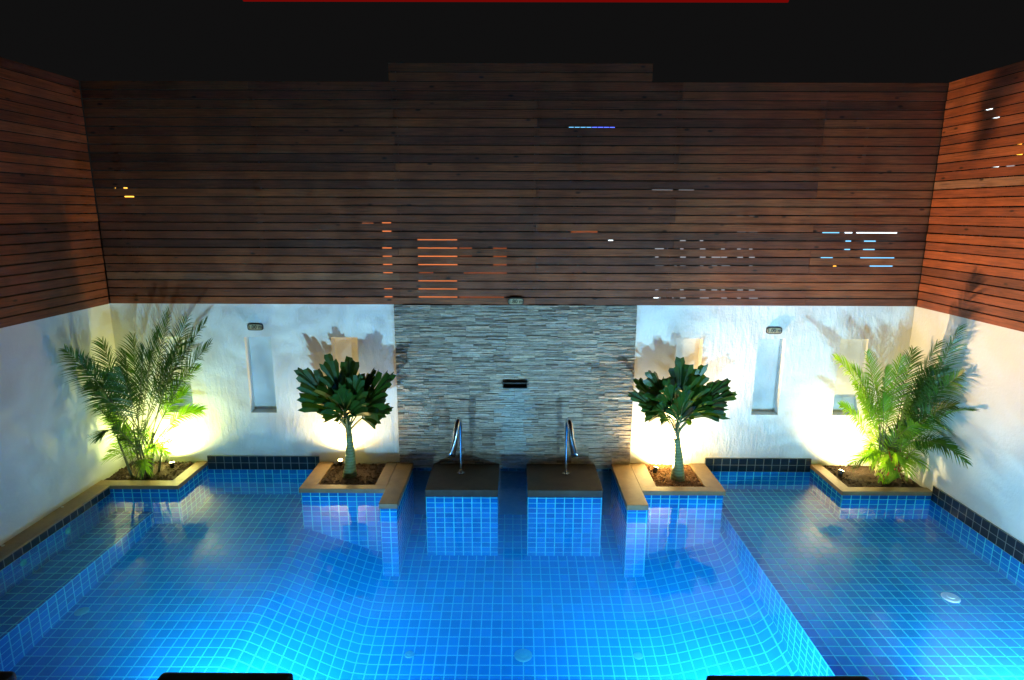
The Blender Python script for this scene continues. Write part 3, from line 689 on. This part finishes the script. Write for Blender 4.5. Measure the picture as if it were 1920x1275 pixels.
areca((-4.42, -.40, .08), [
    ((122, 655, -1.0), .22, .24, 'areca'), ((150, 672, -.85), .28, .24, 'areca'), ((192, 640, -.35), .2, .26, 'areca'), ((250, 632, -.3), .12, .27, 'areca'),
    ((318, 586, -.42), .12, .27, 'areca'), ((352, 596, -.40), .10, .28, 'areca'), ((386, 604, -.45), .16, .27, 'areca'), ((394, 645, -.50), .25, .26, 'areca'),
    ((300, 620, -.6), .10, .27, 'areca'), ((340, 640, -.7), .15, .25, 'areca'), ((372, 690, -.35), .24, .22, 'areca_young_lit'), ((180, 740, -.9), .22, .22, 'areca'),
    ((225, 690, -.8), .2, .25, 'areca'), ((350, 735, -.25), .2, .2, 'areca_young_lit'), ((285, 660, -.5), .1, .26, 'areca'), ((235, 660, -.55), .15, .26, 'areca'), ((325, 665, -.55), .12, .26, 'areca'), ((362, 640, -.45), .15, .26, 'areca'), ((190, 820, -.9), .3, .18, 'areca'), ((165, 720, -.8), .25, .22, 'areca'), ((378, 770, -.3), .25, .18, 'areca_young_lit'), ((270, 650, -.7), .1, .25, 'areca'), ((200, 700, -.5), .2, .24, 'areca')],
    'tall dark feathery palm in the left corner planter', 5, 20, .7, 0)
areca((4.42, -.40, .08), [
    ((1566, 672, -.62), .26, .24, 'areca_young_lit'), ((1598, 690, -.62), .26, .22, 'areca_young_lit'), ((1800, 612, -.50), .10, .24, 'areca'), ((1760, 640, -.45), .12, .26, 'areca'),
    ((1712, 655, -.35), .12, .24, 'areca'), ((1790, 760, -.62), .30, .22, 'areca'), ((1770, 690, -.62), .24, .24, 'areca'), ((1660, 690, -.62), .2, .22, 'areca_young_lit'),
    ((1610, 745, -.66), .22, .2, 'areca_young_lit'), ((1730, 720, -.4), .2, .24, 'areca'), ((1640, 720, -.7), .22, .2, 'areca_young_lit'), ((1750, 690, -.6), .15, .25, 'areca'), ((1806, 700, -.6), .25, .22, 'areca'), ((1820, 770, -.7), .38, .2, 'areca'), ((1812, 868, -.8), .4, .16, 'areca'), ((1690, 670, -.5), .1, .24, 'areca_young_lit'), ((1655, 740, -.6), .12, .2, 'areca_young_lit'), ((1600, 720, -.5), .2, .2, 'areca_young_lit'), ((1625, 660, -.5), .12, .22, 'areca_young_lit'), ((1575, 760, -.5), .2, .18, 'areca_young_lit'), ((1700, 740, -.8), .15, .22, 'areca'), ((1730, 800, -.9), .3, .18, 'areca_young_lit'), ((1775, 840, -.72), .34, .2, 'areca')],
    'bright green feathery palm with reddish stems in the right corner planter', 6, 42, .9, 7)
# young broad-bladed plant at the foot of the right palm
t = empty('leafy_plant', (4.42, -.55, .08), 'small leafy green plant with wide blades at the front of the right corner planter', 'plant')
for i in range(11):
    r = random.Random(900+i); a = r.uniform(0, 6.28); b = MB(); p0 = Vector((4.36+.03*math.cos(a), -.54, .08)); tip = p0+Vector((math.cos(a)*r.uniform(.08, .2), -abs(math.sin(a))*.12+.03, r.uniform(.02, .2)))
    ct = p0.lerp(tip, .5)+Vector((0, 0, .14)); pts = bez([p0, ct, tip], 8)
    for k in range(8):
        A, B = pts[k], pts[k+1]; s = (B-A).normalized().cross(Vector((0, -.5, 1))).normalized()
        w0, w1 = [.024*math.sin(math.pi*min(.98, (k+d+.6)/9)) for d in (0, 1)]
        b.quad([A-s*w0, A+s*w0, B+s*w1, B-s*w1])
    b.build('leaf', M['areca_young_lit'], t)

# ------------------------------------------------------------------ sun loungers at the near edge
def lounger(x0, x1, lab, yf=-3.955):
    t = empty('sun_lounger', ((x0+x1)/2, yf-.95, .098), lab, 'sun lounger', 'dark sun loungers')
    b = MB(); b.box(x0, x1, yf-1.9, yf, .34, .40); b.build('frame', M['black'], t, bevel=.02)
    b = MB(); b.box(x0+.02, x1-.02, yf-1.25, yf-.01, .402, .482); b.build('mattress', M['cushion'], t, bevel=.025)
    b = MB(); b.v = [(x0+.02, yf-1.27, .41), (x1-.02, yf-1.27, .41), (x1-.02, yf-1.80, .85), (x0+.02, yf-1.80, .85), (x0+.02, yf-1.31, .35), (x1-.02, yf-1.31, .35), (x1-.02, yf-1.85, .80), (x0+.02, yf-1.85, .80)]
    for f in ((0, 1, 2, 3), (7, 6, 5, 4), (0, 4, 5, 1), (1, 5, 6, 2), (2, 6, 7, 3), (3, 7, 4, 0)): b.f.append(f); b.uv.append([(0, 0)]*4); b.mi.append(0); b.col.append((.5,)*3)
    b.build('backrest', M['cushion'], t, bevel=.02)
    for px in (x0+.04, x1-.04):
        for py in (yf-.08, yf-1.8):
            b = MB(); b.tube([(px, py, .098), (px, py, .34)], .02, 10); b.build('leg', M['black'], t)
G = [(-3.75, -2.98, 'dark sun lounger at the bottom left corner of the view'), (-2.14, -1.30, 'dark sun lounger end at the bottom edge, left of centre'), (1.14, 2.16, 'dark sun lounger end at the bottom edge, right of centre'), (3.10, 3.9, 'dark sun lounger at the bottom right corner of the view')]
for x0, x1, lab in G: lounger(x0, x1, lab)

# ------------------------------------------------------------------ things beyond the fence
def lit(n, u0, u1, v0, v1, y, m, parent):
    a = aty(u0, v1, y); c = aty(u1, v0, y); b = MB(); b.box(a.x, c.x, y-.05, y, a.z, c.z); return b.build(n, m, parent)
E_or = emit('orange_window_light', (1, .24, .07), .95); E_dim = emit('dim_orange_light', (1, .20, .05), .35); E_wh = emit('white_window_light', (.8, .8, .85), .45)
E_bl = emit('blue_white_light', (.20, .62, 1), 1.6); E_hot = emit('bright_white_light', (.8, .95, 1), 3); E_led = emit('blue_led_light', (.08, .13, 1), 3.5); E_am = emit('amber_light', (1, .45, .05), 3)
YB = 9.0
def build(x0, x1, h, y, lab):
    t = empty('building', ((x0+x1)/2, y+3, -1.7), lab, 'building', 'dark buildings beyond the fence')
    b = MB(); b.box(x0, x1, y, y+6, -1.7, h); b.box(x0-.1, x1+.1, y-.1, y+6.1, h, h+.15); b.build('wall', M['facade'], t); return t
t = build(-4.6, .1, 3.6, YB, 'dark building behind the back fence with orange lit windows')
for q in ((680, 700, 418, 424), (718, 733, 415, 440), (720, 734, 455, 520), (722, 735, 535, 560), (785, 857, 445, 500), (786, 857, 525, 565)): lit('lit_window', *q, YB-.01, E_or, t)
for q in ((786, 812, 500, 512), (862, 885, 452, 480), (925, 950, 460, 505), (870, 950, 505, 520), (862, 945, 545, 565), (1070, 1120, 430, 440)): lit('lit_window', *q, YB-.01, E_dim, t)
t = build(2.2, 7.4, 4.2, YB+1, 'dark building behind the back fence with rows of small white lit windows')
rw = random.Random(21)
for u in (1228, 1252, 1275, 1312, 1334, 1352, 1382, 1404):
    for v in (405, 425, 443, 462, 480, 498, 540, 556):
        if rw.random() < .85: lit('lit_window', u, u+rw.choice([6, 10, 16]), v, v+rw.choice([6, 10]), YB+.98, E_wh, t)
lit('lit_window', 1222, 1300, 356, 366, YB+.98, E_wh, t)
t = build(7.8, 12.6, 3.9, YB, 'dark building behind the back fence with bright blue-white lit windows')
lit('lit_window', 1583, 1680, 434, 445, YB-.01, E_hot, t)
for q in ((1541, 1572, 434, 446), (1582, 1594, 450, 480), (1617, 1640, 450, 478), (1538, 1560, 478, 492), (1612, 1675, 480, 492), (1630, 1672, 494, 504)): lit('lit_window', *q, YB-.01, E_bl, t)
t = empty('led_sign', aty(1110, 234, 14), 'blue glowing light strip showing through the top of the back fence', 'light')
b = MB(); a = aty(1066, 234, 14); c = aty(1154, 234, 14); b.box(a.x, c.x, 14.05, 14.2, a.z-.12, a.z+.12); b.build('housing', M['gunmetal'], t)
for k in range(8):
    x = a.x+(c.x-a.x)*(k+.1)/8; b = MB(); b.box(x, x+(c.x-a.x)/8*.8, 14, 14.05, a.z-.08, a.z+.08); b.build('lit_panel', E_led if k > 3 else E_bl, t)
b = MB(); b.tube([(a.x+.4, 14.12, -1.7), (a.x+.4, 14.12, a.z-.1)], .08, 8); b.build('pole', M['gunmetal'], t)
pl = [(1145, 453, E_hot, .05), (1230, 556, E_hot, .05), (1632, 234, E_bl, .06), (1625, 285, E_bl, .06), (1616, 347, E_bl, .05), (228, 356, E_am, .10), (230, 372, E_am, .09), (243, 372, E_am, .08), (1262, 378, E_wh, .05), (1495, 470, E_am, .03), (1565, 500, E_am, .03), (1855, 203, E_hot, .05), (1868, 218, E_hot, .05), (1912, 287, E_am, .05), (1912, 268, E_am, .04), (1800, 313, E_hot, .05), (1830, 312, E_wh, .05), (1868, 310, E_hot, .05), (1895, 309, E_wh, .06)]
labs = ['white street light seen through the fence above the stone wall', 'white street light glinting low in the back fence, above the right palm', 'topmost blue-white light in the back fence near the right corner', 'middle blue-white light in the back fence near the right corner', 'lowest blue-white light in the back fence near the right corner',
 'upper amber light seen through the left end of the back fence', 'lower left amber light seen through the left end of the back fence', 'lower right amber light seen through the left end of the back fence', 'faint white light behind the middle right of the back fence', 'dim amber light behind the back fence beside the blue-white windows', 'dim amber light low behind the right end of the back fence',
 'upper white light seen through the orange right fence', 'lower white light seen through the orange right fence', 'lower amber light at the right end of the right fence', 'upper amber light at the right end of the right fence', 'first from the left of the row of four lights in the right fence', 'second from the left of the row of four lights in the right fence', 'third from the left of the row of four lights in the right fence', 'rightmost of the row of four lights in the right fence']
for (u, v, m, rr), lb in zip(pl, labs):
    y = 7.0; p = aty(u, v, y)
    t = empty('street_lamp', (p.x, p.y, -1.7), lb, 'street light', 'distant lights beyond the fence')
    b = MB(); b.tube([p+Vector((-rr, 0, 0)), p+Vector((rr, 0, 0))], rr*.8, 10); b.build('lamp_head', m, t)
    b = MB(); b.tube([(p.x, p.y+.1, -1.7), (p.x, p.y+.1, p.z)], .03, 6); b.build('pole', M['gunmetal'], t)
# overhead beam with an added glowing strip standing in for a red-lit awning edge
t = empty('overhead_beam', (0, -5.3, 3.8), 'dark overhead beam with a glowing red strip standing in for a lit awning edge at the top of the view', 'beam')
p = aty(955, 6, -5.4)
b = MB(); b.box(-.70, .70, -5.46, -5.385, p.z+.014, p.z+.16); b.build('beam', M['black'], t, bevel=.004)
b = MB(); b.tube([(-.70, -5.40, p.z+.009), (.70, -5.40, p.z+.009)], .006, 10); b.build('glowing_awning_edge', emit('awning_edge_glow', (1, .012, .008), .16), t)
for x in (-.6, .6):
    b = MB(); b.box(x-.03, x+.03, -10, -5.465, p.z+.05, p.z+.13); b.build('support', M['black'], t)
